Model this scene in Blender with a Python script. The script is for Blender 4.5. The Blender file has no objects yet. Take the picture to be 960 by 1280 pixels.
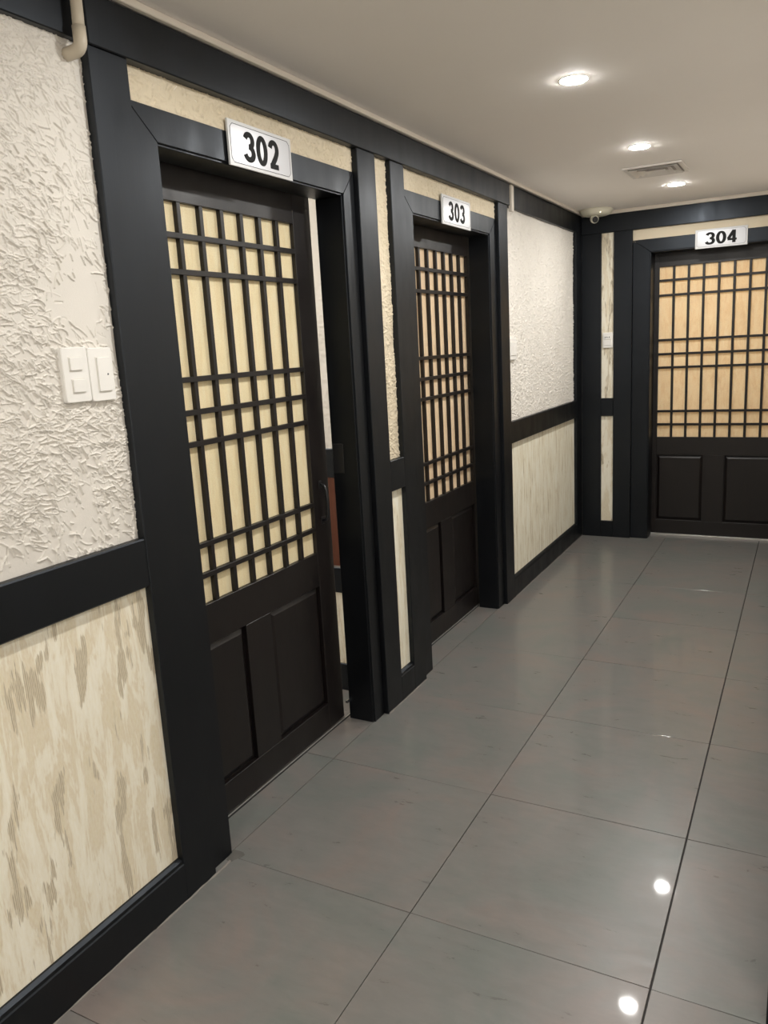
import bpy, bmesh, math, random
import numpy as np
from mathutils import Matrix, Vector

S = bpy.context.scene
COL = S.collection
random.seed(7)
# ------------------------------------------------------------------ camera
cam_d = bpy.data.cameras.new('camera')
cam = bpy.data.objects.new('camera', cam_d)
COL.objects.link(cam)
right = Vector((0.88341, 0.46546, -0.05414))
up = Vector((-0.04868, 0.20607, 0.97733))
back = Vector((0.46606, -0.86074, 0.20471))
m = Matrix((right, up, back)).transposed().to_4x4()
m.translation = Vector((1.448, -1.588, 1.443))
cam.matrix_world = m
cam_d.sensor_fit = 'VERTICAL'
cam_d.sensor_height = 36.0
cam_d.sensor_width = 27.0
cam_d.lens = 989.5 / 1280 * 36.0
cam_d.clip_start = 0.02
S.camera = cam
# ------------------------------------------------------------------ world and exposure
W = bpy.data.worlds.new('world')
W.use_nodes = True
W.node_tree.nodes['Background'].inputs[0].default_value = (1.0, 0.97, 0.935, 1)
W.node_tree.nodes['Background'].inputs[1].default_value = 0.05
S.world = W
S.view_settings.view_transform = 'Standard'
S.view_settings.look = 'None'
S.view_settings.gamma = 1.0
S.view_settings.use_curve_mapping = False
S.view_settings.exposure = 0.66
LAMP = 400.0          # emission of the downlight diffusers
LAMP_COL = (1.0, 0.985, 0.95)

CEIL = 2.246
FAR = 4.09           # face of the far wall's timber
RW = 1.434            # face of the right wall


# ------------------------------------------------------------------ materials
def mat(name, col, rough=0.5, spec=0.5, metal=0.0):
    mt = bpy.data.materials.new(name)
    mt.use_nodes = True
    b = mt.node_tree.nodes['Principled BSDF']
    b.inputs['Base Color'].default_value = (*col, 1)
    b.inputs['Roughness'].default_value = rough
    b.inputs['Specular IOR Level'].default_value = spec
    b.inputs['Metallic'].default_value = metal
    return mt


class N:
    """small node helper"""
    def __init__(s, mt):
        s.nt = mt.node_tree
        s.b = s.nt.nodes['Principled BSDF']

    def new(s, t, **kw):
        n = s.nt.nodes.new(t)
        for k, v in kw.items():
            setattr(n, k, v)
        return n

    def link(s, a, b):
        s.nt.links.new(a, b)

    def pos(s, scale):
        g = s.new('ShaderNodeNewGeometry')
        mp = s.new('ShaderNodeMapping')
        mp.inputs['Scale'].default_value = scale
        s.link(g.outputs['Position'], mp.inputs['Vector'])
        return mp.outputs['Vector']

    def noise(s, vec, scale, detail=3, rough=0.5, dist=0.0):
        n = s.new('ShaderNodeTexNoise')
        n.inputs['Scale'].default_value = scale
        n.inputs['Detail'].default_value = detail
        n.inputs['Roughness'].default_value = rough
        n.inputs['Distortion'].default_value = dist
        s.link(vec, n.inputs['Vector'])
        return n.outputs['Fac']

    def ramp(s, fac, stops, interp='LINEAR'):
        r = s.new('ShaderNodeValToRGB')
        r.color_ramp.interpolation = interp
        e = r.color_ramp.elements
        while len(e) < len(stops):
            e.new(0.5)
        for el, (p, c) in zip(e, stops):
            el.position = p
            el.color = (*c, 1) if len(c) == 3 else c
        s.link(fac, r.inputs['Fac'])
        return r.outputs['Color']

    def mix(s, fac, a, b, mode='MIX'):
        x = s.new('ShaderNodeMix', data_type='RGBA', blend_type=mode)
        for sock, v in ((x.inputs[0], fac), (x.inputs[6], a), (x.inputs[7], b)):
            if hasattr(v, 'links'):
                s.link(v, sock)
            else:
                sock.default_value = v if isinstance(v, (int, float)) else (*v, 1)
        return x.outputs[2]

    def math(s, op, a, b=0.0):
        x = s.new('ShaderNodeMath', operation=op)
        for i, v in enumerate((a, b)):
            if hasattr(v, 'links'):
                s.link(v, x.inputs[i])
            else:
                x.inputs[i].default_value = v
        return x.outputs[0]

    def bump(s, h, strength, dist):
        n = s.new('ShaderNodeBump')
        n.inputs['Strength'].default_value = strength
        n.inputs['Distance'].default_value = dist
        s.link(h, n.inputs['Height'])
        s.link(n.outputs['Normal'], s.b.inputs['Normal'])


def wood(name, c1, c2, rough, tint=(1, 1, 1)):
    mt = mat(name, c1, rough)
    n = N(mt)
    v = n.pos((9, 9, 0.7))
    f = n.noise(v, 6, 4, 0.6, 0.4)
    n.link(n.ramp(f, [(0.3, c1), (0.7, c2)]), n.b.inputs['Base Color'])
    f2 = n.noise(n.pos((3, 3, 1.5)), 4, 3)
    rr = n.ramp(f2, [(0.3, (rough - 0.06,) * 3), (0.7, (rough + 0.06,) * 3)])
    n.link(rr, n.b.inputs['Roughness'])
    n.bump(f, 0.10, 0.002)
    n.b.inputs['Specular IOR Level'].default_value = 0.5
    n.b.inputs['Specular Tint'].default_value = (*tint, 1)
    return mt


M = {}
M['trim'] = wood('black_lacquered_timber', (0.0010, 0.0010, 0.0012), (0.0016, 0.0015, 0.0018), 0.42, (0.78, 0.87, 1.0))
M['door'] = wood('dark_brown_door_timber', (0.0038, 0.0024, 0.0023), (0.0066, 0.0036, 0.0033), 0.40)
M['redwood'] = wood('reddish_brown_timber', (0.085, 0.024, 0.010), (0.12, 0.034, 0.014), 0.45)

# plaster (stroked stucco; the strokes themselves are geometry)
def plaster(name, c1, c2, bump):
    mt = mat(name, c1, 0.75, 0.3)
    n = N(mt)
    f = n.noise(n.pos((1, 1, 1)), 5, 4)
    n.link(n.ramp(f, [(0.3, c1), (0.7, c2)]), n.b.inputs['Base Color'])
    if bump:
        g = n.noise(n.pos((1, 1, 1)), 160, 4, 0.65, 1.2)
        n.bump(g, bump, 0.004)
    return mt


M['stucco'] = plaster('white_stroked_stucco', (0.745, 0.705, 0.645), (0.785, 0.745, 0.685), 0.12)
M['stucco_warm'] = plaster('cream_stroked_stucco', (0.66, 0.57, 0.42), (0.72, 0.63, 0.48), 0.15)
M['core'] = plaster('plain_plaster', (0.82, 0.78, 0.72), (0.85, 0.81, 0.75), 0)

# mottled wallpaper below the dado
def wallpaper(nm='mottled_beige_wallpaper', fine_streaks=False):
    mt = mat(nm, (0.7, 0.6, 0.42), 0.6, 0.3)
    n = N(mt)
    v1 = n.pos((1, 1, 0.20))
    streak = n.math('MULTIPLY', n.math('SUBTRACT', n.noise(n.pos((1, 1, 0.10)), 150, 3, 0.6), 0.5), 0.30)
    f1 = n.math('ADD', n.noise(v1, 24, 4, 0.65, 0.5), streak)
    base = n.ramp(f1, [(0.26, (0.70, 0.62, 0.47)), (0.38, (0.78, 0.70, 0.54)), (0.45, (0.75, 0.66, 0.51)), (0.51, (0.85, 0.79, 0.65)), (0.64, (0.90, 0.85, 0.72))])
    f2 = n.math('ADD', n.noise(n.pos((1.1, 1.1, 0.27)), 16, 2, 0.55, 0.3), n.math('MULTIPLY', streak, 0.8))
    msk = n.ramp(f2, [(0.583, (0, 0, 0)), (0.608, (1, 1, 1))])
    w = n.new('ShaderNodeTexWave', wave_type='BANDS', bands_direction='Y')
    w.inputs['Scale'].default_value = 75
    w.inputs['Distortion'].default_value = 5
    w.inputs['Detail'].default_value = 2
    w.inputs['Detail Scale'].default_value = 1.0
    n.link(n.pos((1, 1, 0.22)), w.inputs['Vector'])
    hatch = n.ramp(w.outputs['Fac'], [(0.25, (0.43, 0.375, 0.285)), (0.65, (0.66, 0.585, 0.455))])
    c = n.mix(msk, base, hatch)
    if fine_streaks:
        k = n.noise(n.pos((1, 1, 0.13)), 46, 4, 0.7, 0.6)
        c = n.ramp(k, [(0.30, (0.56, 0.48, 0.35)), (0.43, (0.80, 0.73, 0.57)), (0.52, (0.88, 0.83, 0.68)), (0.70, (0.94, 0.91, 0.80))])
    fine = n.noise(n.pos((1, 1, 0.4)), 170, 3, 0.6)
    c = n.mix(0.22, c, n.ramp(fine, [(0.3, (0.45, 0.38, 0.28)), (0.7, (0.95, 0.9, 0.8))]), 'OVERLAY')
    n.link(c, n.b.inputs['Base Color'])
    n.bump(f1, 0.15, 0.002)
    return mt


M['wallpaper'] = wallpaper()
M['wallpaper_far'] = wallpaper('vertically_streaked_beige_wallpaper', True)


def paper(name, c1, c2, c3, thru):
    mt = mat(name, c1, 0.55, 0.3)
    n = N(mt)
    f = n.noise(n.pos((2, 2, 0.5)), 22, 5, 0.65, 0.8)
    g = n.noise(n.pos((1, 1, 1)), 260, 3, 0.7)
    c = n.ramp(f, [(0.28, c1), (0.5, c2), (0.72, c3)])
    c = n.mix(0.14, c, n.ramp(g, [(0.35, (0.3, 0.2, 0.1)), (0.62, (1, 1, 1))]), 'MULTIPLY')
    n.link(c, n.b.inputs['Base Color'])
    tr = n.new('ShaderNodeBsdfTranslucent')
    n.link(c, tr.inputs['Color'])
    ms = n.new('ShaderNodeMixShader')
    ms.inputs[0].default_value = thru
    out = n.nt.nodes['Material Output']
    n.link(n.b.outputs[0], ms.inputs[1])
    n.link(tr.outputs[0], ms.inputs[2])
    n.link(ms.outputs[0], out.inputs['Surface'])
    return mt


M['paper_pale'] = paper('pale_straw_paper', (0.88, 0.735, 0.45), (0.93, 0.81, 0.53), (0.95, 0.86, 0.61), 0.12)
M['paper_pink'] = paper('peach_straw_paper', (0.80, 0.60, 0.38), (0.86, 0.68, 0.46), (0.90, 0.76, 0.56), 0.12)
M['paper_amber'] = paper('amber_flecked_paper', (0.84, 0.65, 0.40), (0.92, 0.76, 0.51), (0.95, 0.83, 0.60), 0.30)


def tile():
    mt = mat('grey_stone_tile', (0.2, 0.19, 0.17), 0.22, 0.5)
    n = N(mt)
    oi = n.new('ShaderNodeObjectInfo')
    g = n.new('ShaderNodeNewGeometry')
    off = n.new('ShaderNodeVectorMath', operation='MULTIPLY_ADD')
    comb = n.new('ShaderNodeCombineXYZ')
    n.link(oi.outputs['Random'], comb.inputs[0])
    n.link(oi.outputs['Random'], comb.inputs[1])
    n.link(comb.outputs[0], off.inputs[0])
    off.inputs[1].default_value = (17, 31, 5)
    n.link(g.outputs['Position'], off.inputs[2])
    f = n.noise(off.outputs[0], 3.2, 5, 0.6, 0.7)
    c = n.ramp(f, [(0.32, (0.200, 0.170, 0.155)), (0.50, (0.176, 0.169, 0.158)), (0.66, (0.154, 0.162, 0.150))])
    st = n.new('ShaderNodeMapping')
    st.inputs['Scale'].default_value = (0.55, 1.6, 1)
    n.link(off.outputs[0], st.inputs['Vector'])
    f3 = n.noise(st.outputs['Vector'], 16, 7, 0.72, 0.4)
    c = n.mix(0.38, c, n.ramp(f3, [(0.30, (0.40, 0.40, 0.40)), (0.70, (0.60, 0.60, 0.60))]), 'OVERLAY')
    n.link(c, n.b.inputs['Base Color'])
    n.link(n.ramp(f3, [(0.3, (0.26,) * 3), (0.7, (0.38,) * 3)]), n.b.inputs['Roughness'])
    n.b.inputs['Coat Weight'].default_value = 0.16
    n.b.inputs['Coat Roughness'].default_value = 0.045
    n.b.inputs['Specular IOR Level'].default_value = 0.4
    return mt


M['tile'] = tile()
M['grout'] = mat('dark_grout', (0.035, 0.032, 0.030), 0.8)
M['caulk'] = mat('grey_caulk', (0.22, 0.20, 0.18), 0.7)
M['smear'] = mat('dark_grey_cement', (0.10, 0.095, 0.085), 0.8)
M['ceiling'] = plaster('beige_white_ceiling_paint', (0.89, 0.845, 0.80), (0.90, 0.855, 0.81), 0)
M['duct'] = mat('cream_plastic_trunking', (0.76, 0.69, 0.60), 0.4)
M['pipe'] = mat('cream_plastic_conduit', (0.60, 0.53, 0.42), 0.4)
M['white'] = mat('white_switch_plastic', (0.88, 0.86, 0.82), 0.3)
M['white2'] = mat('off_white_switch_plastic', (0.80, 0.77, 0.71), 0.3)
M['ring'] = mat('white_lamp_ring', (0.85, 0.83, 0.80), 0.4)
M['steel'] = mat('bright_metal', (0.75, 0.74, 0.72), 0.25, 0.5, 1.0)
M['handle'] = mat('black_iron', (0.012, 0.012, 0.013), 0.3)
M['sign'] = mat('white_metal_sign_plate', (0.52, 0.52, 0.54), 0.30, 0.5, 0.2)
M['sign_edge'] = mat('white_sign_plate', (0.62, 0.62, 0.62), 0.35)
M['ink'] = mat('black_sign_ink', (0.016, 0.016, 0.016), 0.6, 0.12)
M['ink_dark'] = mat('black_thin_line_ink', (0.10, 0.10, 0.11), 0.5)
M['vent'] = mat('grey_white_vent_paint', (0.74, 0.70, 0.66), 0.45)
M['vent_dark'] = mat('grey_vent_throat', (0.42, 0.38, 0.35), 0.7)
M['cam_white'] = mat('cream_camera_plastic', (0.76, 0.73, 0.60), 0.35)
M['lens'] = mat('black_camera_lens', (0.01, 0.01, 0.012), 0.08)
M['alum'] = mat('pale_metal_track', (0.55, 0.53, 0.50), 0.35, 0.5, 0.6)
M['groove'] = mat('dark_groove', (0.02, 0.02, 0.02), 0.7)


def emis(name, col, strength):
    mt = mat(name, (0.8, 0.8, 0.8), 0.5)
    b = mt.node_tree.nodes['Principled BSDF']
    b.inputs['Emission Color'].default_value = (*col, 1)
    b.inputs['Emission Strength'].default_value = strength
    return mt


M['lamp'] = emis('lit_lamp_diffuser', LAMP_COL, LAMP)
M['paper_backlight'] = emis('added_paper_backlight_diffuser', (1.0, 0.93, 0.83), LAMP * 1.8)  # boosted emission, added to light the door paper from behind
M['led'] = emis('camera_led', (1.0, 0.95, 0.7), 1.5)


# ------------------------------------------------------------------ building helpers
def link_mesh(name, me, m_, parent=None):
    o = bpy.data.objects.new(name, me)
    COL.objects.link(o)
    if m_ is not None and len(me.materials) == 0:
        me.materials.append(m_)
    if parent is not None:
        o.parent = parent
        chain = Matrix.Identity(4)
        o.matrix_parent_inverse = world_of(parent).inverted()
    return o


def world_of(o):
    mtx = o.matrix_basis.copy()
    if o.parent:
        mtx = world_of(o.parent) @ o.matrix_parent_inverse @ mtx
    return mtx


def obj(name, bm, m_, parent=None, smooth=False):
    me = bpy.data.meshes.new(name)
    bmesh.ops.recalc_face_normals(bm, faces=bm.faces[:])
    bm.to_mesh(me)
    bm.free()
    if smooth:
        for p in me.polygons:
            p.use_smooth = True
    return link_mesh(name, me, m_, parent)


def add_box(bm, x0, x1, y0, y1, z0, z1, bev=0.0):
    r = bmesh.ops.create_cube(bm, size=1.0)
    vs = r['verts']
    for v in vs:
        v.co = Vector(((x0 + x1) / 2 + v.co.x * (x1 - x0), (y0 + y1) / 2 + v.co.y * (y1 - y0), (z0 + z1) / 2 + v.co.z * (z1 - z0)))
    if bev:
        es = list({e for v in vs for e in v.link_edges})
        bmesh.ops.bevel(bm, geom=es, offset=bev, segments=1, affect='EDGES')
    return bm


def box(name, m_, x0, x1, y0, y1, z0, z1, parent=None, bev=0.0):
    return obj(name, add_box(bmesh.new(), x0, x1, y0, y1, z0, z1, bev), m_, parent)


def add_prism(bm, pts, axis, a, b, bev=0.0):
    """pts: 2D outline in the two other axes (in x<y<z order), extruded along axis from a to b"""
    def put(p, t):
        q = list(p)
        q.insert(axis, t)
        return Vector(q)
    lo = [bm.verts.new(put(p, a)) for p in pts]
    hi = [bm.verts.new(put(p, b)) for p in pts]
    k = len(pts)
    fs = [bm.faces.new(lo), bm.faces.new(hi[::-1])]
    for i in range(k):
        fs.append(bm.faces.new((lo[i], hi[i], hi[(i + 1) % k], lo[(i + 1) % k])))
    bmesh.ops.recalc_face_normals(bm, faces=fs)
    if bev:
        es = list({e for f in fs for e in f.edges})
        bmesh.ops.bevel(bm, geom=es, offset=bev, segments=1, affect='EDGES')
    return bm


def add_tube(bm, pts, r, seg=12):
    rings = []
    pts = [Vector(p) for p in pts]
    t0 = None
    for i, p in enumerate(pts):
        t = (pts[min(i + 1, len(pts) - 1)] - pts[max(i - 1, 0)]).normalized()
        if t0 is None:
            a = Vector((0, 0, 1)) if abs(t.z) < 0.9 else Vector((1, 0, 0))
            nrm = t.cross(a).normalized()
        else:
            nrm = (nrm - t * nrm.dot(t)).normalized()
        t0 = t
        bi = t.cross(nrm)
        rr = r[i] if isinstance(r, (list, tuple)) else r
        rings.append([bm.verts.new(p + (nrm * math.cos(q) + bi * math.sin(q)) * rr) for q in [2 * math.pi * k / seg for k in range(seg)]])
    for A, B in zip(rings, rings[1:]):
        for k in range(seg):
            bm.faces.new((A[k], A[(k + 1) % seg], B[(k + 1) % seg], B[k]))
    bm.faces.new(rings[0][::-1])
    bm.faces.new(rings[-1])
    return bm


def add_lathe(bm, prof, cx, cy, seg=48):
    """prof: (r, z) list revolved about the vertical through cx, cy"""
    rings = []
    for r, z in prof:
        if r < 1e-6:
            rings.append([bm.verts.new((cx, cy, z))])
        else:
            rings.append([bm.verts.new((cx + r * math.cos(2 * math.pi * k / seg), cy + r * math.sin(2 * math.pi * k / seg), z)) for k in range(seg)])
    for A, B in zip(rings, rings[1:]):
        for k in range(seg):
            k2 = (k + 1) % seg
            if len(A) == 1 and len(B) == 1:
                continue
            if len(A) == 1:
                bm.faces.new((A[0], B[k], B[k2]))
            elif len(B) == 1:
                bm.faces.new((A[k], A[k2], B[0]))
            else:
                bm.faces.new((A[k], A[k2], B[k2], B[k]))
    return bm


def empty(name, loc):
    o = bpy.data.objects.new(name, None)
    COL.objects.link(o)
    o.location = loc
    o.empty_display_size = 0.05
    return o


def tag(o, label, cat, group=None, kind=None):
    o['label'] = label
    o['category'] = cat
    if group:
        o['group'] = group
    if kind:
        o['kind'] = kind
    return o


def struct(o, label, cat):
    return tag(o, label, cat, None, 'structure')


TRIM_N = [0]


def trim_name():
    TRIM_N[0] += 1
    return 'trim_%d' % TRIM_N[0]


def stucco_grid(name, m_, parent, axis, face, a0, a1, z0, z1, res, seed, amp=1.0, dens=1.0, slant=-0.9, spread=0.8, clump=0.34, vgrad=0.30, ls=1.0):
    """stucco sheet with raised chips and strokes as real relief.  axis 0: sheet faces +X at X=face,
    runs along Y; axis 1: sheet faces -Y at Y=face, runs along X"""
    rng = np.random.default_rng(seed)
    na = max(3, int(round((a1 - a0) / res)) + 1)
    nz = max(3, int(round((z1 - z0) / res)) + 1)
    H = np.zeros((nz, na), np.float32)
    area = (a1 - a0) * (z1 - z0)
    # low waves decide where the trowel left many chips
    gy, gx = np.mgrid[0:nz, 0:na] * res
    wav = np.zeros_like(H)
    for _ in range(10):
        kx, kz = rng.normal(0, 11, 2)
        wav += np.sin(kx * gx + kz * gy + rng.uniform(0, 6.28))
    wav /= 3.2
    for _ in range(int(area * 15000 * dens)):
        ca, cz = rng.uniform(0, a1 - a0), rng.uniform(0, z1 - z0)
        w = wav[min(nz - 1, int(cz / res)), min(na - 1, int(ca / res))]
        hgt = (z0 + cz - 1.0) / 1.1
        if rng.uniform() > 0.46 + clump * w + vgrad * (0.5 - hgt):
            continue
        L = rng.uniform(0.006, 0.036) * ls
        th = rng.normal(slant, spread) + 0.5 * w
        curv = rng.normal(0, 22)
        wid = rng.uniform(0.00055, 0.0011) * max(1.0, res / 0.0019)
        ht = rng.uniform(0.0008, 0.0034) * amp
        sgn = 1.0 if rng.uniform() < 0.8 else -0.7
        ns = max(4, int(L / res * 1.2))
        t = np.linspace(-0.5, 0.5, ns)
        ang = th + curv * t * L
        px = ca + np.cumsum(np.cos(ang)) * L / ns
        pz = cz + np.cumsum(np.sin(ang)) * L / ns
        rad = int(3 * wid / res) + 2
        x_lo, x_hi = int(px.min() / res) - rad, int(px.max() / res) + rad + 1
        z_lo, z_hi = int(pz.min() / res) - rad, int(pz.max() / res) + rad + 1
        x_lo, z_lo = max(0, x_lo), max(0, z_lo)
        x_hi, z_hi = min(na, x_hi), min(nz, z_hi)
        if x_hi <= x_lo or z_hi <= z_lo:
            continue
        zz, xx = np.mgrid[z_lo:z_hi, x_lo:x_hi] * res
        d = np.full(zz.shape, 1e9)
        for qx, qz in zip(px, pz):
            d = np.minimum(d, (xx - qx) ** 2 + (zz - qz) ** 2)
        st = ht * np.exp(-d / (2 * wid * wid))
        sub = H[z_lo:z_hi, x_lo:x_hi]
        if sgn > 0:
            np.maximum(sub, st, out=sub)
        else:
            sub += sgn * st
    H += (0.0007 * amp * wav)
    A = np.linspace(a0, a1, na)
    Z = np.linspace(z0, z1, nz)
    AA, ZZ = np.meshgrid(A, Z)
    co = np.empty((nz * na, 3), np.float32)
    if axis == 0:
        co[:, 0] = (face + H).ravel(); co[:, 1] = AA.ravel()
    else:
        co[:, 1] = (face - H).ravel(); co[:, 0] = AA.ravel()
    co[:, 2] = ZZ.ravel()
    i = np.arange(nz * na).reshape(nz, na)
    q = np.stack([i[:-1, :-1], i[:-1, 1:], i[1:, 1:], i[1:, :-1]], -1).reshape(-1, 4)
    me = bpy.data.meshes.new(name)
    me.vertices.add(len(co)); me.vertices.foreach_set('co', co.ravel())
    me.loops.add(q.size); me.loops.foreach_set('vertex_index', q.ravel().astype(np.int32))
    me.polygons.add(len(q))
    me.polygons.foreach_set('loop_start', np.arange(0, q.size, 4, dtype=np.int32))
    me.polygons.foreach_set('use_smooth', np.ones(len(q), bool))
    me.update(calc_edges=True)
    return link_mesh(name, me, m_, parent)


# ------------------------------------------------------------------ levels shared by all walls
RZ0, RZ1 = 0.887, 1.010      # dado rail
BZ = 0.124                   # baseboard height
HB, HT = 1.961, 2.042        # door casing head
PF = 0.026                   # front of posts and rails (X)
CF = 0.008                   # front of door casings
PL = 0.003                   # plaster face
END_Y0, NEAR_Y = 0.02, -3.2
OPEN_X = 2.7

# ------------------------------------------------------------------ floor
fl = box('floor', M['grout'], -1.7, OPEN_X, NEAR_Y, 6.0, -0.06, -0.0045)
struct(fl, 'floor of large grey stone-look tiles with thin dark joints', 'floor')
TS = 0.6
rng = random.Random(3)
GAP = 0.0013
for i in range(-2, 5):
    for j in range(-6, 10):
        x0, x1 = i * TS, (i + 1) * TS
        y0, y1 = j * TS, (j + 1) * TS
        if i >= 3 and j > 0:
            continue
        if i == -2 and (j < -2 or j > 2):
            continue
        if i == 2 and j >= 0:
            x1 = 1.52
        if i == 4:
            x1 = OPEN_X
        if y0 < NEAR_Y:
            y0 = NEAR_Y
        if y1 > 5.9:
            y1 = 5.9
        if y1 - y0 < 0.05:
            continue
        cx, cy = (x0 + x1) / 2, (y0 + y1) / 2
        bm = bmesh.new()
        if i == 1:
            x1 -= 0.0011
        if i == 2:
            x0 += 0.0011
        cx = (x0 + x1) / 2
        hx, hy = (x1 - x0) / 2 - GAP, (y1 - y0) / 2 - 0.0011
        add_box(bm, -hx, hx, -hy, hy, -0.0044, 0.0)
        bmesh.ops.bevel(bm, geom=[e for e in bm.edges if all(v.co.z > -1e-5 for v in e.verts)], offset=0.0004, segments=1, affect='EDGES')
        t = obj('floor_tile', bm, M['tile'], fl)
        t.location = (cx, cy, 0)
        # tiles laid by hand: fractions of a degree out of level
        k = 0.0016
        rx, ry = rng.uniform(-k, k), rng.uniform(-k, k)
        if i == 2 and j == 0:
            rx, ry = 0.001, -0.007
        if i == 1 and j == 0:
            rx, ry = 0.0, 0.0
        if i == 1 and j == -1:
            rx, ry = 0.001, 0.002
        t.rotation_euler = (rx, ry, 0)

# ------------------------------------------------------------------ ceiling
ce = box('ceiling', M['ceiling'], -1.7, OPEN_X, NEAR_Y, 6.0, CEIL, CEIL + 0.08)
struct(ce, 'plain beige-white painted ceiling over the corridor', 'ceiling')

# ------------------------------------------------------------------ left wall
# openings 302: Y 0.013..0.906, 303: Y 1.454..2.336
O2 = (0.013, 0.906)
O3 = (1.454, 2.336)
bm = bmesh.new()
for a, b, z0, z1 in ((NEAR_Y, O2[0] - 0.02, 0, CEIL), (O2[1] + 0.02, O3[0] - 0.02, 0, CEIL), (O3[1] + 0.02, FAR + 0.02, 0, CEIL), (O2[0] - 0.02, O2[1] + 0.02, HB + 0.02, CEIL), (O3[0] - 0.02, O3[1] + 0.02, HB + 0.02, CEIL)):
    add_box(bm, -0.104, 0.0, a, b, z0, z1)
wl = obj('wall_left', bm, M['core'])
struct(wl, 'long wall with white stucco over beige wallpaper and the doors 302 and 303', 'wall')
# plaster fields
stucco_grid('stucco_panel', M['stucco'], wl, 0, PL, -0.74, -0.195, RZ1 - 0.01, 2.15, 0.00135, 11, 1.7, 0.85, -0.85, 0.6, 0.6)
box('stucco_panel', M['stucco'], 0.0, PL, NEAR_Y, -0.739, RZ1 - 0.01, 2.15, wl)
box('wallpaper_panel', M['wallpaper'], 0.0, 0.006, NEAR_Y, -0.19, BZ - 0.01, RZ0 + 0.01, wl)
stucco_grid('stucco_panel', M['stucco_warm'], wl, 0, PL, -0.085, 0.99, HT - 0.004, 2.15, 0.0022, 12, 1.9, 1.5, -0.6, 1.2, 0.15, 0.0, 0.7)
stucco_grid('stucco_panel', M['stucco_warm'], wl, 0, PL, 1.11, 1.24, RZ1 - 0.01, 2.15, 0.0022, 13, 1.9, 1.5, -0.6, 1.2, 0.15, 0.0, 0.7)
box('wallpaper_panel', M['wallpaper_far'], 0.0, 0.006, 1.11, 1.24, BZ - 0.01, RZ0 + 0.01, wl)
stucco_grid('stucco_panel', M['stucco_warm'], wl, 0, PL, 1.345, 2.425, HT - 0.004, 2.15, 0.0026, 14, 1.9, 1.3, -0.6, 1.2, 0.15, 0.0, 0.7)
stucco_grid('stucco_panel', M['stucco'], wl, 0, PL, 2.54, 3.95, RZ1 - 0.01, 2.15, 0.0030, 15, 2.2, 1.2, -0.9, 1.6, 0.12, 0.08, 0.38)
box('wallpaper_panel', M['wallpaper_far'], 0.0, 0.006, 2.54, 3.95, BZ - 0.01, RZ0 + 0.01, wl)


def piece(label, x0, x1, y0, y1, z0, z1, cat='timber trim', bev=0.0022, name=None, m_=None):
    o = box(name or trim_name(), m_ or M['trim'], x0, x1, y0, y1, z0, z1, None, bev)
    return struct(o, label, cat)


# posts
piece('black timber post between the white light switches and door 302', 0, PF, -0.200, -0.081, 0, 2.121, 'post')
piece('black timber post on the far side of door 302', 0, PF, 0.984, 1.115, 0, 2.121, 'post')
piece('black timber post on the near side of door 303', 0, PF, 1.235, 1.349, 0, 2.121, 'post')
piece('black timber post on the far side of door 303', 0, PF, 2.424, 2.556, 0, 2.121, 'post')
piece('black corner post on the long wall beneath the security camera', 0, PF, 3.945, FAR, 0, 2.12, 'post')
# rails
piece('black dado rail below the pair of white light switches', 0, PF, NEAR_Y, -0.200, RZ0 + 0.004, RZ1 + 0.003, 'dado rail', 0.0035)
piece('short black dado rail between doors 302 and 303', 0, PF, 1.115, 1.235, RZ0 - 0.004, RZ1 - 0.006, 'dado rail')
piece('black dado rail between door 303 and the far corner', 0, PF, 2.556, 3.945, RZ0 - 0.005, RZ1 - 0.010, 'dado rail')
# beams under the ceiling
piece('black ceiling beam above the white light switches', 0, 0.024, NEAR_Y, -0.200, 2.124, 2.238, 'beam')
piece('black ceiling beam over the doors 302 and 303', 0, 0.034, -0.200, 2.575, 2.120, 2.228, 'beam')
piece('black ceiling beam over the far stucco panel beside door 303', 0, PF, 2.575, FAR, 2.118, 2.232, 'beam')


def skirting(label, name, y0, y1, h=BZ):
    o = obj(name, add_prism(bmesh.new(), [(0, 0), (PF, 0), (PF, h - 0.017), (PF - 0.003, h - 0.014), (PF - 0.005, h - 0.006), (0.012, h), (0, h)], 1, y0, y1), M['trim'])
    return struct(o, label, 'baseboard')


skirting('black baseboard under the mottled wallpaper nearest the camera', 'baseboard_left', NEAR_Y, -0.200)
skirting('short black baseboard between doors 302 and 303', 'baseboard_middle', 1.115, 1.235)
skirting('black baseboard running from door 303 to the far corner', 'baseboard_far_left', 2.556, 3.945, BZ - 0.004)


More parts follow.
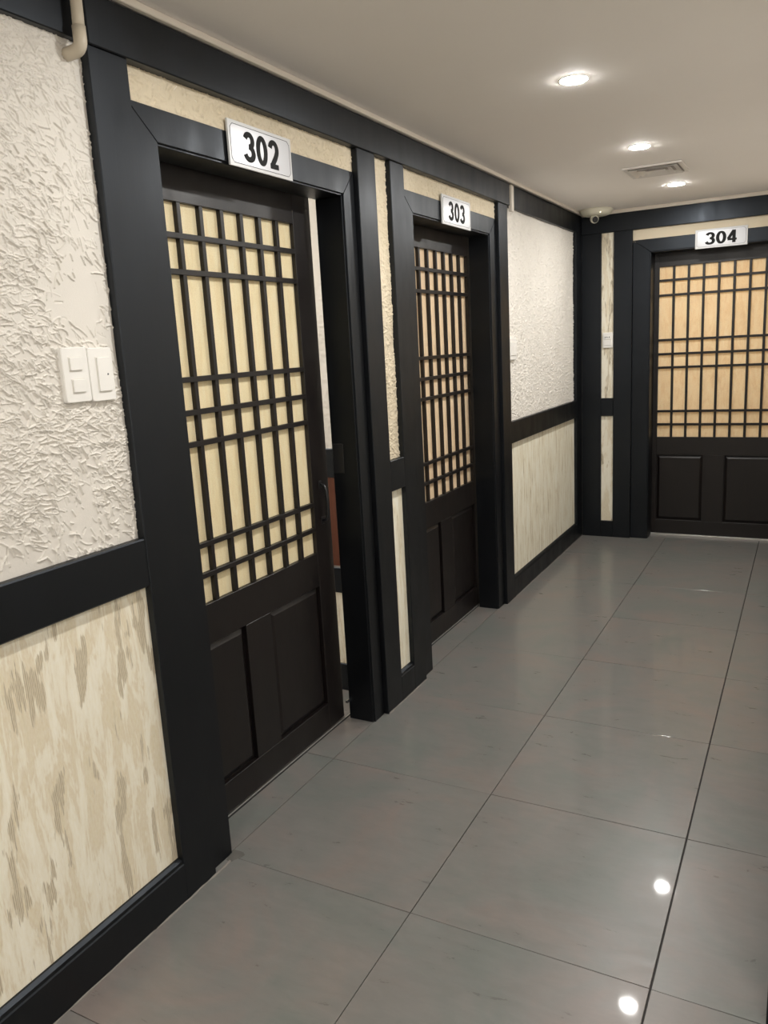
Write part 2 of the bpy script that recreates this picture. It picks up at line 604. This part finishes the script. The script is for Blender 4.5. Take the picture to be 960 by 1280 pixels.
def door_frame(label, axis, o0, o1, w0, w1, face, depth):
    """casing and jamb lining round an opening; axis 0: in the left wall (runs along Y, faces +X),
    axis 1: in the far wall (runs along X, faces -Y).  w0/w1: casing widths"""
    root = empty(trim_name(), (-0.05, (o0 + o1) / 2, 0) if axis == 0 else ((o0 + o1) / 2, face + 0.05, 0))
    struct(root, label, 'door frame')
    s = 1 if axis == 0 else -1          # outward direction
    fa, fb = face, face - s * 0.012
    a0, a1 = o0 - w0, o1 + w1

    def pr(name, pts):
        obj(name, add_prism(bmesh.new(), pts, 0 if axis == 0 else 1, fb, fa, 0.0018), M['trim'], root)
    pr('side_casing', [(a0, 0), (o0, 0), (o0, HB), (a0, HT)])
    pr('side_casing', [(o1, 0), (a1, 0), (a1, HT), (o1, HB)])
    pr('head_casing', [(o0, HB), (o1, HB), (a1, HT), (a0, HT)])

    def lining(name, p0, p1, z0, z1):
        f0, f1 = sorted((face - s * 0.006, face - s * depth))
        if axis == 0:
            box(name, M['trim'], f0, f1, p0, p1, z0, z1, root, 0.0015)
        else:
            box(name, M['trim'], p0, p1, f0, f1, z0, z1, root, 0.0015)
    lip = 0.006
    lining('side_jamb', o0 - 0.02, o0 + lip, 0, HB - lip)
    lining('side_jamb', o1 - lip, o1 + 0.02, 0, HB - lip)
    lining('head_jamb', o0 - 0.02, o1 + 0.02, HB - lip, HB + 0.02)
    return root


f2 = door_frame('black mitred door frame around door 302', 0, O2[0], O2[1], 0.094, 0.076, CF, 0.112)
f3 = door_frame('black mitred door frame around door 303', 0, O3[0], O3[1], 0.105, 0.088, CF, 0.112)
# metal floor tracks and the little guide at the foot of frame 302
for f, (a, b) in ((f2, (-0.02, 0.93)), (f3, (1.45, 2.34))):
    box('floor_track', M['groove'], -0.119, -0.115, a, b, 0.0, 0.003, f)
    box('floor_track_lip', M['alum'], -0.1235, -0.1195, a, b, 0.0, 0.0045, f)
g = add_tube(bmesh.new(), [(-0.106, 0.9, 0.075), (-0.106, 0.885, 0.075)], 0.006, 10)
obj('door_guide_screw', g, M['steel'], f2)
box('strike_plate', M['handle'], -0.10, -0.055, 0.8975, 0.900, 0.99, 1.10, f2, 0.001)


# ------------------------------------------------------------------ sliding lattice doors
LH0, LH1 = 0.708, 1.866
PITCH = 0.0945
BAR = 0.0155
BAR_DEPTH = 0.016
HZ = (1.776, 1.678, 1.379, 1.284, 1.192, 0.890, 0.797)
SHARED = {}


def lattice_door(name, label, axis, a, front, paper_m, handle_at=None):
    """a: where the lattice starts along the wall; front: plane of the leaf's front"""
    lat = PITCH * 8
    st = 0.108
    w0, w1 = a - st, a + lat + st
    s = 1 if axis == 0 else -1
    th = 0.036
    mid = (w0 + w1) / 2
    root = empty(name, (front - s * th / 2, mid, 0) if axis == 0 else (mid, front - s * th / 2, 0))
    struct(root, label, 'door')

    def P(x):                       # depth below the front face -> coordinate
        return front - s * x

    def bx(nm, p0, p1, d0, d1, z0, z1, mt, bev=0.0012, par=None):
        f0, f1 = sorted((P(d0), P(d1)))
        if axis == 0:
            return box(nm, mt, f0, f1, p0, p1, z0, z1, par or root, bev)
        return box(nm, mt, p0, p1, f0, f1, z0, z1, par or root, bev)
    Dm = M['door']
    zb, zt = 0.009, 2.02
    bx('stile', w0, a, 0, th, zb, zt, Dm)
    bx('stile', a + lat, w1, 0, th, zb, zt, Dm)
    bx('top_rail', a, a + lat, 0, th, LH1, zt, Dm)
    bx('middle_rail', a, a + lat, 0, th, 0.582, LH0, Dm)
    bx('bottom_rail', a, a + lat, 0, th, zb, 0.110, Dm)
    bx('muntin', a + 0.310, a + lat - 0.310, 0, th, 0.110, 0.582, Dm)
    bx('paper_sheet', a - 0.004, a + lat + 0.004, BAR_DEPTH, BAR_DEPTH + 0.004, LH0 - 0.004, LH1 + 0.004, paper_m, 0)
    # lattice bars: one object each, sharing meshes
    key = ('v', axis)
    for k in range(1, 8):
        c = a + PITCH * k
        if key not in SHARED:
            bm = bmesh.new()
            hw, hd, hz = BAR / 2, BAR_DEPTH / 2, (LH1 - LH0) / 2
            add_box(bm, *((-hd, hd, -hw, hw) if axis == 0 else (-hw, hw, -hd, hd)), -hz, hz, 0.001)
            me = bpy.data.meshes.new('lattice_bar')
            bm.to_mesh(me); bm.free(); me.materials.append(Dm)
            SHARED[key] = me
        o = link_mesh('lattice_bar', SHARED[key], None, root)
        o.location = (P(BAR_DEPTH / 2 + 0.0005), c, (LH0 + LH1) / 2) if axis == 0 else (c, P(BAR_DEPTH / 2 + 0.0005), (LH0 + LH1) / 2)
    key = ('h', axis)
    for z in HZ:
        if key not in SHARED:
            bm = bmesh.new()
            hl, hd, hz = lat / 2, BAR_DEPTH / 2, BAR / 2
            add_box(bm, *((-hd, hd, -hl, hl) if axis == 0 else (-hl, hl, -hd, hd)), -hz, hz, 0.001)
            me = bpy.data.meshes.new('lattice_crossbar')
            bm.to_mesh(me); bm.free(); me.materials.append(Dm)
            SHARED[key] = me
        o = link_mesh('lattice_crossbar', SHARED[key], None, root)
        o.location = (P(BAR_DEPTH / 2 - 0.0006), a + lat / 2, z) if axis == 0 else (a + lat / 2, P(BAR_DEPTH / 2 - 0.0006), z)
    # two raised and fielded panels
    for p0, p1 in ((a, a + 0.310), (a + lat - 0.310, a + lat)):
        bm = bmesh.new()
        z0, z1 = 0.110, 0.582
        lev = [(0.0, 0.016), (0.005, 0.016), (0.022, 0.006), (0.024, 0.006)]
        rings = []
        for ins, d in lev:
            ring = []
            for q, z in ((p0 + ins, z0 + ins), (p1 - ins, z0 + ins), (p1 - ins, z1 - ins), (p0 + ins, z1 - ins)):
                ring.append(bm.verts.new((P(d), q, z) if axis == 0 else (q, P(d), z)))
            rings.append(ring)
        for A, B in zip(rings, rings[1:]):
            for k in range(4):
                bm.faces.new((A[k], A[(k + 1) % 4], B[(k + 1) % 4], B[k]))
        bm.faces.new(rings[-1])
        back_ring = [bm.verts.new((P(0.030), v.co.y, v.co.z) if axis == 0 else (v.co.x, P(0.030), v.co.z)) for v in rings[0]]
        for k in range(4):
            bm.faces.new((back_ring[k], back_ring[(k + 1) % 4], rings[0][(k + 1) % 4], rings[0][k]))
        bm.faces.new(back_ring[::-1])
        obj('raised_panel', bm, Dm, root)
    if handle_at:
        y, z0, z1 = handle_at
        hd = obj('pull_handle', add_tube(bmesh.new(), [(P(-0.001), y, z0), (P(-0.018), y, z0 + 0.004), (P(-0.026), y, z0 + 0.02), (P(-0.028), y, (z0 + z1) / 2), (P(-0.026), y, z1 - 0.02), (P(-0.018), y, z1 - 0.004), (P(-0.001), y, z1)], 0.0055, 10), M['handle'], root, True)
        hd['label'] = 'small black bow pull handle'
        for z in (z0, z1):
            bm = bmesh.new()
            add_box(bm, *sorted((P(0.0), P(-0.003))), y - 0.010, y + 0.010, z - 0.014, z + 0.014, 0.001)
            obj('mounting_plate', bm, M['handle'], hd)
    return root


lattice_door('door_1', 'dark brown sliding lattice door 302, slid slightly open at its far edge', 0, 0.029, -0.126, M['paper_pale'], (0.835, 0.822, 0.958))
lattice_door('door_2', 'dark brown sliding lattice door 303, closed, its lattice backed by peach paper', 0, 1.588, -0.122, M['paper_pink'])
lattice_door('door_3', 'dark brown lattice door 304 in the far wall, backed by amber flecked paper', 1, 0.513, 4.262, M['paper_amber'])

# ------------------------------------------------------------------ far wall with door 304
O4 = (0.477, 1.303)
EF = FAR                     # post front
EC = FAR + 0.018             # casing front
EP = FAR + 0.020             # plaster front
bm = bmesh.new()
for a, b, z0, z1 in ((-0.1, O4[0] - 0.02, 0, CEIL), (O4[1] + 0.02, 1.56, 0, CEIL), (O4[0] - 0.02, O4[1] + 0.02, HB + 0.02, CEIL)):
    add_box(bm, a, b, FAR + 0.024, FAR + 0.13, z0, z1)
wf = obj('wall_far', bm, M['core'])
struct(wf, 'end wall of the corridor around door 304', 'wall')
box('wallpaper_panel', M['wallpaper'], 0.155, 0.25, EP - 0.002, EP + 0.006, 0.99, 2.15, wf)
box('wallpaper_panel', M['wallpaper'], 0.155, 0.25, EP - 0.004, EP + 0.006, BZ - 0.02, 0.89, wf)
stucco_grid('stucco_panel', M['stucco_warm'], wf, 1, EP, 0.36, 1.40, HT - 0.012, 2.15, 0.005, 22, 0.4, 0.5)
piece('black corner post on the end wall beneath the security camera', PF, 0.159, EF, EF + 0.03, 0, 2.110, 'post')
piece('black post between the narrow switch panel and door 304', 0.243, 0.3655, EF, EF + 0.03, 0, 2.110, 'post')
piece('black post at the right edge of door 304 by the side wall', 1.385, RW, EF, EF + 0.03, 0, 2.110, 'post')
piece('short black dado rail on the narrow panel beside door 304', 0.159, 0.243, EF, EF + 0.03, 0.877, 1.001, 'dado rail')
piece('short black baseboard on the narrow panel beside door 304', 0.159, 0.243, EF, EF + 0.03, 0, 0.118, 'baseboard', 0.002, 'baseboard_far')
piece('black ceiling beam over door 304', PF, RW, EF - 0.006, EF + 0.03, 2.109, 2.224, 'beam')
f4 = door_frame('black mitred door frame around door 304', 1, O4[0], O4[1], 0.111, 0.081, EC, 0.15)
box('floor_track', M['alum'], O4[0] + 0.006, O4[1] - 0.006, 4.235, 4.258, 0.0, 0.012, f4, 0.001)

# ------------------------------------------------------------------ right wall, room past it, near wall
bm = bmesh.new()
add_box(bm, RW + 0.02, 1.56, END_Y0 + 0.02, FAR + 0.13, 0, CEIL)
add_box(bm, 1.56, OPEN_X, END_Y0 + 0.02, END_Y0 + 0.14, 0, CEIL)
add_box(bm, OPEN_X, OPEN_X + 0.1, NEAR_Y, END_Y0 + 0.14, 0, CEIL)
wr = obj('wall_right', bm, M['core'])
struct(wr, 'wall opposite the doors, seen only as a dark edge', 'wall')
box('wainscot_panel', M['core'], RW + 0.012, RW + 0.02, END_Y0 + 0.05, FAR, BZ - 0.01, RZ0 + 0.01, wr)
box('stucco_panel', M['core'], RW + 0.016, RW + 0.02, END_Y0 + 0.05, FAR, RZ1 - 0.01, CEIL, wr)
piece('black corner post of the wall opposite door 302', RW, 1.54, END_Y0 - 0.02, END_Y0 + 0.14, 0, CEIL - 0.001, 'post')
piece('black dado rail on the wall opposite door 303', RW, RW + 0.02, END_Y0 + 0.14, FAR, RZ0, RZ1, 'dado rail')
piece('black baseboard on the wall opposite door 303', RW, RW + 0.02, END_Y0 + 0.14, FAR, 0, BZ, 'baseboard', 0.002, 'baseboard_right')
wn = box('wall_near', M['core'], -0.1, OPEN_X, NEAR_Y - 0.1, NEAR_Y, 0, CEIL)
struct(wn, 'plain pale wall behind the camera', 'wall')

# ------------------------------------------------------------------ room 302 glimpsed through the gap
bm = bmesh.new()
add_box(bm, -1.7, -0.16, 1.135, 1.20, 0, CEIL)
add_box(bm, -1.7, -1.6, -1.2, 1.135, 0, CEIL)
add_box(bm, -1.7, -0.104, -1.3, -1.2, 0, CEIL)
wi = obj('wall_inner', bm, M['core'])
struct(wi, 'inside wall of room 302 glimpsed through the gap beside its door', 'wall')
IY = 1.12
stucco_grid('stucco_panel', M['stucco'], wi, 1, IY + 0.012, -0.45, -0.17, 1.04, 2.15, 0.005, 31, 1.2, 1.2)
box('dado_rail', M['trim'], -0.8, -0.165, IY, IY + 0.018, 0.931, 1.049, wi, 0.002)
rp = box('wainscot_board', M['redwood'], -0.8, -0.165, IY + 0.006, IY + 0.018, 0.556, 0.931, wi, 0.001)
box('wainscot_ledge', M['caulk'], -0.8, -0.165, IY + 0.002, IY + 0.018, 0.549, 0.556, wi)
box('lower_rail', M['trim'], -0.8, -0.165, IY, IY + 0.018, 0.440, 0.549, wi, 0.002)
box('wallpaper_panel', M['wallpaper'], -0.8, -0.165, IY + 0.008, IY + 0.018, 0.11, 0.445, wi)
box('skirting', M['trim'], -0.8, -0.165, IY, IY + 0.018, 0, 0.121, wi, 0.002)
# room 303 back wall keeps its doorway dark
bi = box('wall_inner_far', M['core'], -1.7, -1.6, 1.2, 4.5, 0, CEIL)
struct(bi, 'back wall of room 303 hidden behind its door', 'wall')
bm = bmesh.new()
add_box(bm, -0.2, 2.0, 5.9, 6.0, 0, CEIL)
add_box(bm, -0.2, -0.1, FAR + 0.13, 5.9, 0, CEIL)
add_box(bm, 1.9, 2.0, FAR + 0.13, 5.9, 0, CEIL)
bi = obj('wall_outer_far', bm, M['core'])
struct(bi, 'walls of room 304 hidden behind its door', 'wall')

# ------------------------------------------------------------------ lumpy caulk along the floor
def caulk(label, y0, y1, x, seed):
    r = random.Random(seed)
    n = max(4, int((y1 - y0) / 0.025))
    pts = [(x + r.uniform(-0.002, 0.002), y0 + (y1 - y0) * k / n, 0.0005) for k in range(n + 1)]
    rad = [r.uniform(0.002, 0.0045) for _ in pts]
    o = obj(trim_name(), add_tube(bmesh.new(), pts, rad, 6), M['caulk'], None, True)
    struct(o, label, 'caulk')


caulk('thin grey caulk bead under the baseboard nearest the camera', -1.2, -0.02, PF, 1)
caulk('thin grey caulk bead under the post between doors 302 and 303', 0.99, 1.36, PF, 2)
caulk('thin grey caulk bead under the far baseboard', 2.56, 4.08, PF - 0.001, 3)
# cement smear at the foot of the frame of door 302
bm = bmesh.new()
c0 = bm.verts.new((0.022, 0.005, 0.006))
ringv = [bm.verts.new((0.022 + 0.027 * math.cos(q) * (0.8 + 0.3 * math.sin(3 * q)), 0.003 + 0.04 * math.sin(q) * (0.85 + 0.2 * math.cos(2 * q)), 0.0005)) for q in [2 * math.pi * k / 14 for k in range(14)]]
for k in range(14):
    bm.faces.new((c0, ringv[k], ringv[(k + 1) % 14]))
struct(obj(trim_name(), bm, M['smear'], None, True), 'small grey cement smear at the foot of the frame of door 302', 'cement')

# ------------------------------------------------------------------ number signs
def arc(cx, cy, rx, ry, a0, a1, n=14):
    return [(cx + rx * math.cos(math.radians(a0 + (a1 - a0) * k / n)), cy + ry * math.sin(math.radians(a0 + (a1 - a0) * k / n))) for k in range(n + 1)]


# centre lines in a box 0..1 wide, 0..1 high
DIGITS = {
    '0': [arc(0.5, 0.5, 0.36, 0.42, 90, 450, 40)],
    '3': [arc(0.47, 0.71, 0.33, 0.205, 165, -92, 20), arc(0.45, 0.295, 0.38, 0.215, 92, -165, 22)],
    '2': [arc(0.5, 0.67, 0.34, 0.245, 170, -32, 20), [(0.805, 0.565), (0.66, 0.40), (0.42, 0.215), (0.25, 0.09)], [(0.10, 0.085), (0.90, 0.085)]],
    '4': [[(0.70, 0.0), (0.70, 1.0)], [(0.66, 0.95), (0.10, 0.30)], [(0.04, 0.27), (0.98, 0.27)]],
}


def stroke(pts, w, closed=False, aspect=1.0):
    """flat ribbon outline quads for a polyline (already in metres); w(t, dir) half width"""
    L, Rr = [], []
    n = len(pts)
    for i, p in enumerate(pts):
        if closed:
            a, b = pts[(i - 1) % (n - 1)], pts[(i + 1) % (n - 1)]
        else:
            a, b = pts[max(i - 1, 0)], pts[min(i + 1, n - 1)]
        dx, dy = b[0] - a[0], b[1] - a[1]
        d = math.hypot(dx, dy) or 1
        nx, ny = -dy / d, dx / d
        hw = w(abs(nx))
        L.append((p[0] + nx * hw, p[1] + ny * hw))
        Rr.append((p[0] - nx * hw, p[1] - ny * hw))
    return L, Rr


def sign(name, label, text, axis, c, zc, face, w, h, dw, dh, gap, wv, wh, round_style=False):
    """axis 0: on the left wall, centre Y=c, front looks +X; axis 1: far wall, centre X=c, looks -Y"""
    s = 1 if axis == 0 else -1
    th = 0.006
    root = empty(name, (face, c, zc) if axis == 0 else (c, face, zc))
    tag(root, label, 'sign', 'door number signs')

    def W3(u, v, d):
        return Vector((face + d, c + u, zc + v)) if axis == 0 else Vector((c + u, face - d, zc + v))

    def slab(nm, loops, d0, d1, mt, par, lab=None):
        bm = bmesh.new()
        for quad in loops:
            dz = 0.0
            if isinstance(quad, tuple):
                quad, dz = quad
            lo = [bm.verts.new(W3(u, v, d0)) for u, v in quad]
            hi = [bm.verts.new(W3(u, v, d1 + dz)) for u, v in quad]
            k = len(quad)
            bm.faces.new(lo); bm.faces.new(hi[::-1])
            for i in range(k):
                bm.faces.new((lo[i], hi[i], hi[(i + 1) % k], lo[(i + 1) % k]))
        return obj(nm, bm, mt, par)

    hw, hh = w / 2, h / 2
    slab('plate', [[(-hw, -hh), (hw, -hh), (hw, hh), (-hw, hh)]], 0, th, M['sign_edge'], root)
    ins = 0.0095
    e = 0.010
    iw, ih = hw - ins, hh - ins
    base = [(-iw + e, -ih), (iw - e, -ih), (iw, -ih + e), (iw, ih - e), (iw - e, ih), (-iw + e, ih), (-iw, ih - e), (-iw, -ih + e)]
    slab('brushed_face', [base], th - 0.001, th + 0.0004, M['sign'], root)
    path = base + [base[0]]
    lw = 0.00075
    loops = []
    for (x0, y0), (x1, y1) in zip(path, path[1:]):
        L, Rr = stroke([(x0, y0), (x1, y1)], lambda n_: lw)
        loops.append([Rr[0], Rr[1], L[1], L[0]])
    slab('border_line', loops, th, th + 0.0008, M['ink_dark'], root)
    tw = len(text) * dw + (len(text) - 1) * gap
    x = -tw / 2
    for ch in text:
        loops = []
        for si, pl in enumerate(DIGITS[ch]):
            pts = [(x + p[0] * dw, (p[1] - 0.5) * dh) for p in pl]
            closed = ch == '0'
            L, Rr = stroke(pts, lambda n_: (wh + (wv - wh) * n_ ** 1.5) / 2, closed)
            for i in range(len(pts) - 1):
                loops.append(([Rr[i], Rr[i + 1], L[i + 1], L[i]], 0.0003 * si))
        slab('digit', loops, th, th + 0.0012, M['ink'], root)
        x += dw + gap
    return root


sign('room_number_sign', 'white metal plate reading 302 above the nearest door', '302', 0, 0.433, 2.013, CF + 0.004, 0.302, 0.119, 0.050, 0.080, 0.0085, 0.0180, 0.0145)
sign('room_number_sign', 'white metal plate reading 303 above the second door', '303', 0, 1.893, 2.009, CF + 0.004, 0.326, 0.122, 0.054, 0.080, 0.0115, 0.0180, 0.0145)
sign('room_number_sign', 'white plate reading 304 in wide bold numerals over the far door', '304', 1, 0.911, 2.004, EC - 0.002, 0.308, 0.116, 0.057, 0.076, 0.007, 0.0200, 0.0130, True)


# ------------------------------------------------------------------ switches
def rrect(w, h, r, n=4):
    pts = []
    for cx, cy, a in ((w - r, h - r, 0), (-w + r, h - r, 90), (-w + r, -h + r, 180), (w - r, -h + r, 270)):
        for k in range(n + 1):
            q = math.radians(a + 90 * k / n)
            pts.append((cx + r * math.cos(q), cy + r * math.sin(q)))
    return pts


def switch(label, axis, c, zc, face, w, h, rockers, m_=None, group=None, th=0.012):
    root = empty('light_switch', (face, c, zc) if axis == 0 else (c, face, zc))
    tag(root, label, 'switch', group)
    s = 1 if axis == 0 else -1

    def pad(nm, du, dv, ww, hh, d0, d1, rr, mt, bev, par=None):
        pts = [(c + du + u, zc + dv + v) for u, v in rrect(ww / 2, hh / 2, rr)]
        a, b = face + s * d0, face + s * d1
        return obj(nm, add_prism(bmesh.new(), pts, axis, a, b, bev), mt, par or root)
    pad('plate', 0, 0, w, h, -0.004, th, 0.006, m_ or M['white'], 0.0016)
    for du, dv, ww, hh in rockers:
        rf = pad('rocker_frame', du, dv, ww + 0.004, hh + 0.004, th - 0.002, th + 0.0006, 0.0015, M['white2'], 0)
        pad('rocker', du, dv, ww, hh, th - 0.002, th + 0.0042, 0.0015, m_ or M['white'], 0.0009, rf)
    return root


switch('white light switch plate with two small square rockers near door 302', 0, -0.3345, 1.4175, PL + 0.002, 0.071, 0.120, [(-0.001, 0.024, 0.032, 0.028), (0.0015, -0.024, 0.032, 0.028)])
sw = switch('white light switch plate with one tall rocker, next to the post of door 302', 0, -0.2620, 1.4150, PL + 0.002, 0.071, 0.120, [(0.004, 0.0, 0.036, 0.076)])
box('indicator', M['ink_dark'], PL + 0.0165, PL + 0.0188, -0.2505, -0.247, 1.413, 1.4165, sw)
switch('white light switch half hidden behind the post beyond door 303', 0, 2.630, 1.391, PL + 0.003, 0.120, 0.118, [(-0.03, 0, 0.030, 0.07), (0.0, 0, 0.030, 0.07), (0.03, 0, 0.03, 0.07)])
sw = switch('small white control plate on the narrow panel beside door 304', 1, 0.204, 1.400, EP - 0.002, 0.069, 0.104, [(0.0, 0.024, 0.050, 0.036), (0.0, -0.020, 0.050, 0.030)])
for dx in (-0.016, -0.004, 0.010):
    box('printed_mark', M['ink_dark'], 0.204 + dx - 0.003, 0.204 + dx + 0.004, EP - 0.0190, EP - 0.0185, 1.416, 1.424, sw)

# ------------------------------------------------------------------ cable trunking and conduit
def thing_box(name, label, cat, m_, *a, bev=0.002, group=None):
    return tag(box(name, m_, *a, None, bev), label, cat, group)


thing_box('cable_trunking', 'thin cream cable trunking where the ceiling meets the long wall', 'trunking', M['duct'], 0.0345, 0.050, -0.2, FAR - 0.02, 2.2285, CEIL - 0.0005)
thing_box('cable_trunking', 'thin cream cable trunking along the ceiling over door 304', 'trunking', M['duct'], 0.062, RW, FAR - 0.022, FAR - 0.007, 2.2235, CEIL - 0.0005)
thing_box('cable_trunking', 'short upright cream trunking crossing the beam beyond door 303', 'trunking', M['duct'], 0.0265, 0.045, 2.577, 2.612, 2.092, 2.2215)
ro = empty('conduit_pipe', (0.04, -0.236, 2.1))
tag(ro, 'short cream conduit pipe bending into the stucco above the light switches', 'pipe')
obj('pipe', add_tube(bmesh.new(), [(0.046, -0.233, CEIL - 0.001), (0.046, -0.234, 2.16), (0.046, -0.235, 2.135)], 0.0125, 16), M['pipe'], ro, True)
pts = [(0.046, -0.235, 2.140), (0.046, -0.235, 2.115)]
for k in range(9):
    q = math.radians(90 * k / 8)
    pts.append((0.046 - 0.018 * (1 - math.cos(q)), -0.235 - 0.002 * (1 - math.cos(q)), 2.112 - 0.018 * math.sin(q)))
pts += [(0.014, -0.238, 2.093), (-0.004, -0.239, 2.092)]
obj('elbow', add_tube(bmesh.new(), pts, 0.0142, 16), M['pipe'], ro, True)


# ------------------------------------------------------------------ downlights, vent, camera
def downlight(label, x, y, group='ceiling downlights', r=0.043, lamp='lamp'):
    root = empty('downlight', (x, y, CEIL))
    tag(root, label, 'ceiling light', group)
    obj('ring', add_lathe(bmesh.new(), [(r + 0.006, CEIL - 0.0002), (r + 0.005, CEIL - 0.002), (r + 0.001, CEIL - 0.003), (r, CEIL - 0.003), (r, CEIL - 0.0005)], x, y, 40), M['ring'], root, True)
    obj('diffuser', add_lathe(bmesh.new(), [(r - 0.0005, CEIL - 0.0025), (r * 0.9, CEIL - 0.0045), (r * 0.5, CEIL - 0.0058), (0, CEIL - 0.006)], x, y, 40), M[lamp], root, True)


LX = 0.735
downlight('lit round downlight nearest the camera, over door 302', LX, 1.165)
downlight('lit round downlight just before the square ceiling vent', LX, 2.29)
downlight('lit round downlight past the vent, closest to door 304', LX, 3.39)
downlight('lit round downlight out of view above the camera', LX, 0.04)
downlight('added unseen fill downlight by the near wall', 1.7, -2.2)  # extra lamp added as fill, outside the visible row
downlight('added unseen fill downlight behind the right shoulder of the camera', 2.1, -1.5)  # added in the side space to brighten the corridor walls
for lab, x, y in (('added unseen fill downlight in the far corner behind the camera', 2.1, -2.5), ('added unseen fill downlight behind the camera by the stucco wall', 0.735, -2.2)):  # both added so the pale walls behind bounce more fill
    downlight(lab, x, y)
for lab, x, y in (('added unseen downlight in the nearest room, close to its outer wall', -1.1, 0.15), ('added unseen downlight in the nearest room, close to the partition', -0.95, 0.75),
                  ('added unseen downlight in the second room, nearer half', -1.1, 1.6), ('added unseen downlight in the second room, farther half', -1.1, 2.3),
                  ('added unseen downlight in the end room behind the lattice door', 0.5, 5.0), ('added unseen downlight in the end room by its side wall', 1.3, 5.0)):
    downlight(lab, x, y, 'added downlights inside the rooms', lamp='paper_backlight' if y > 1.2 else 'lamp')  # unseen lamps added to backlight the lattice paper and the door gap

VX0, VX1, VY0, VY1 = 0.572, 0.855, 2.715, 3.005
ve = empty('ceiling_vent', ((VX0 + VX1) / 2, (VY0 + VY1) / 2, CEIL))
tag(ve, 'square white ceiling vent with sloped blades between two downlights', 'vent')
vb = bmesh.new()
fw = 0.022
for a in ((VX0, VX1, VY0, VY0 + fw), (VX0, VX1, VY1 - fw, VY1), (VX0, VX0 + fw, VY0 + fw, VY1 - fw), (VX1 - fw, VX1, VY0 + fw, VY1 - fw)):
    add_box(vb, *a, CEIL - 0.010, CEIL - 0.0005, 0.002)
obj('frame', vb, M['vent'], ve)
box('throat', M['vent_dark'], VX0 + fw, VX1 - fw, VY0 + fw, VY1 - fw, CEIL - 0.003, CEIL - 0.001, ve)
mx, my = (VX0 + VX1) / 2, (VY0 + VY1) / 2
for k, (o_, i_) in enumerate(((0.116, 0.088), (0.082, 0.054), (0.048, 0.020))):
    for sx, sy in ((0, -1), (0, 1), (-1, 0), (1, 0)):
        bm = bmesh.new()
        zo, zi = CEIL - 0.016, CEIL - 0.004
        if sx == 0:
            q = [(mx - o_, my + sy * o_, zo), (mx + o_, my + sy * o_, zo), (mx + i_, my + sy * i_, zi), (mx - i_, my + sy * i_, zi)]
        else:
            q = [(mx + sx * o_, my - o_, zo), (mx + sx * o_, my + o_, zo), (mx + sx * i_, my + i_, zi), (mx + sx * i_, my - i_, zi)]
        lo = [bm.verts.new(p) for p in q]
        hi = [bm.verts.new((p[0], p[1], p[2] + 0.0015)) for p in q]
        bm.faces.new(lo); bm.faces.new(hi[::-1])
        for i in range(4):
            bm.faces.new((lo[i], hi[i], hi[(i + 1) % 4], lo[(i + 1) % 4]))
        obj('blade', bm, M['vent'], ve)

CX, CY = 0.158, 3.955
sc = empty('security_camera', (CX, CY, CEIL))
tag(sc, 'cream dome security camera on the ceiling in the far corner', 'camera')
obj('base', add_lathe(bmesh.new(), [(0, CEIL - 0.0005), (0.105, CEIL - 0.0005), (0.107, CEIL - 0.004), (0.107, CEIL - 0.010), (0.103, CEIL - 0.018), (0.090, CEIL - 0.034), (0.07, CEIL - 0.040), (0, CEIL - 0.041)], CX, CY, 56), M['cam_white'], sc, True)
# eyeball turned down towards the corridor
aim = Vector((0.45, -0.85, -0.30)).normalized()
ec = Vector((CX - 0.008, CY - 0.02, CEIL - 0.060))
bm = bmesh.new()
bmesh.ops.create_uvsphere(bm, u_segments=28, v_segments=16, radius=0.028, matrix=Matrix.Translation(ec))
eye = obj('eyeball', bm, M['cam_white'], sc, True)
bm = bmesh.new()
p = ec + aim * 0.019
add_tube(bm, [p, p + aim * 0.008, p + aim * 0.0105], [0.020, 0.019, 0.016], 28)
obj('lens_window', bm, M['lens'], eye)
bm = bmesh.new()
add_tube(bm, [ec + aim * 0.0175, ec + aim * 0.0235], [0.0238, 0.022], 28)
obj('lens_ring', bm, M['cam_white'], eye)
bm = bmesh.new()
bmesh.ops.create_uvsphere(bm, u_segments=12, v_segments=8, radius=0.004, matrix=Matrix.Translation((CX + 0.045, CY - 0.082, CEIL - 0.030)))
obj('indicator_light', bm, M['led'], sc, True)
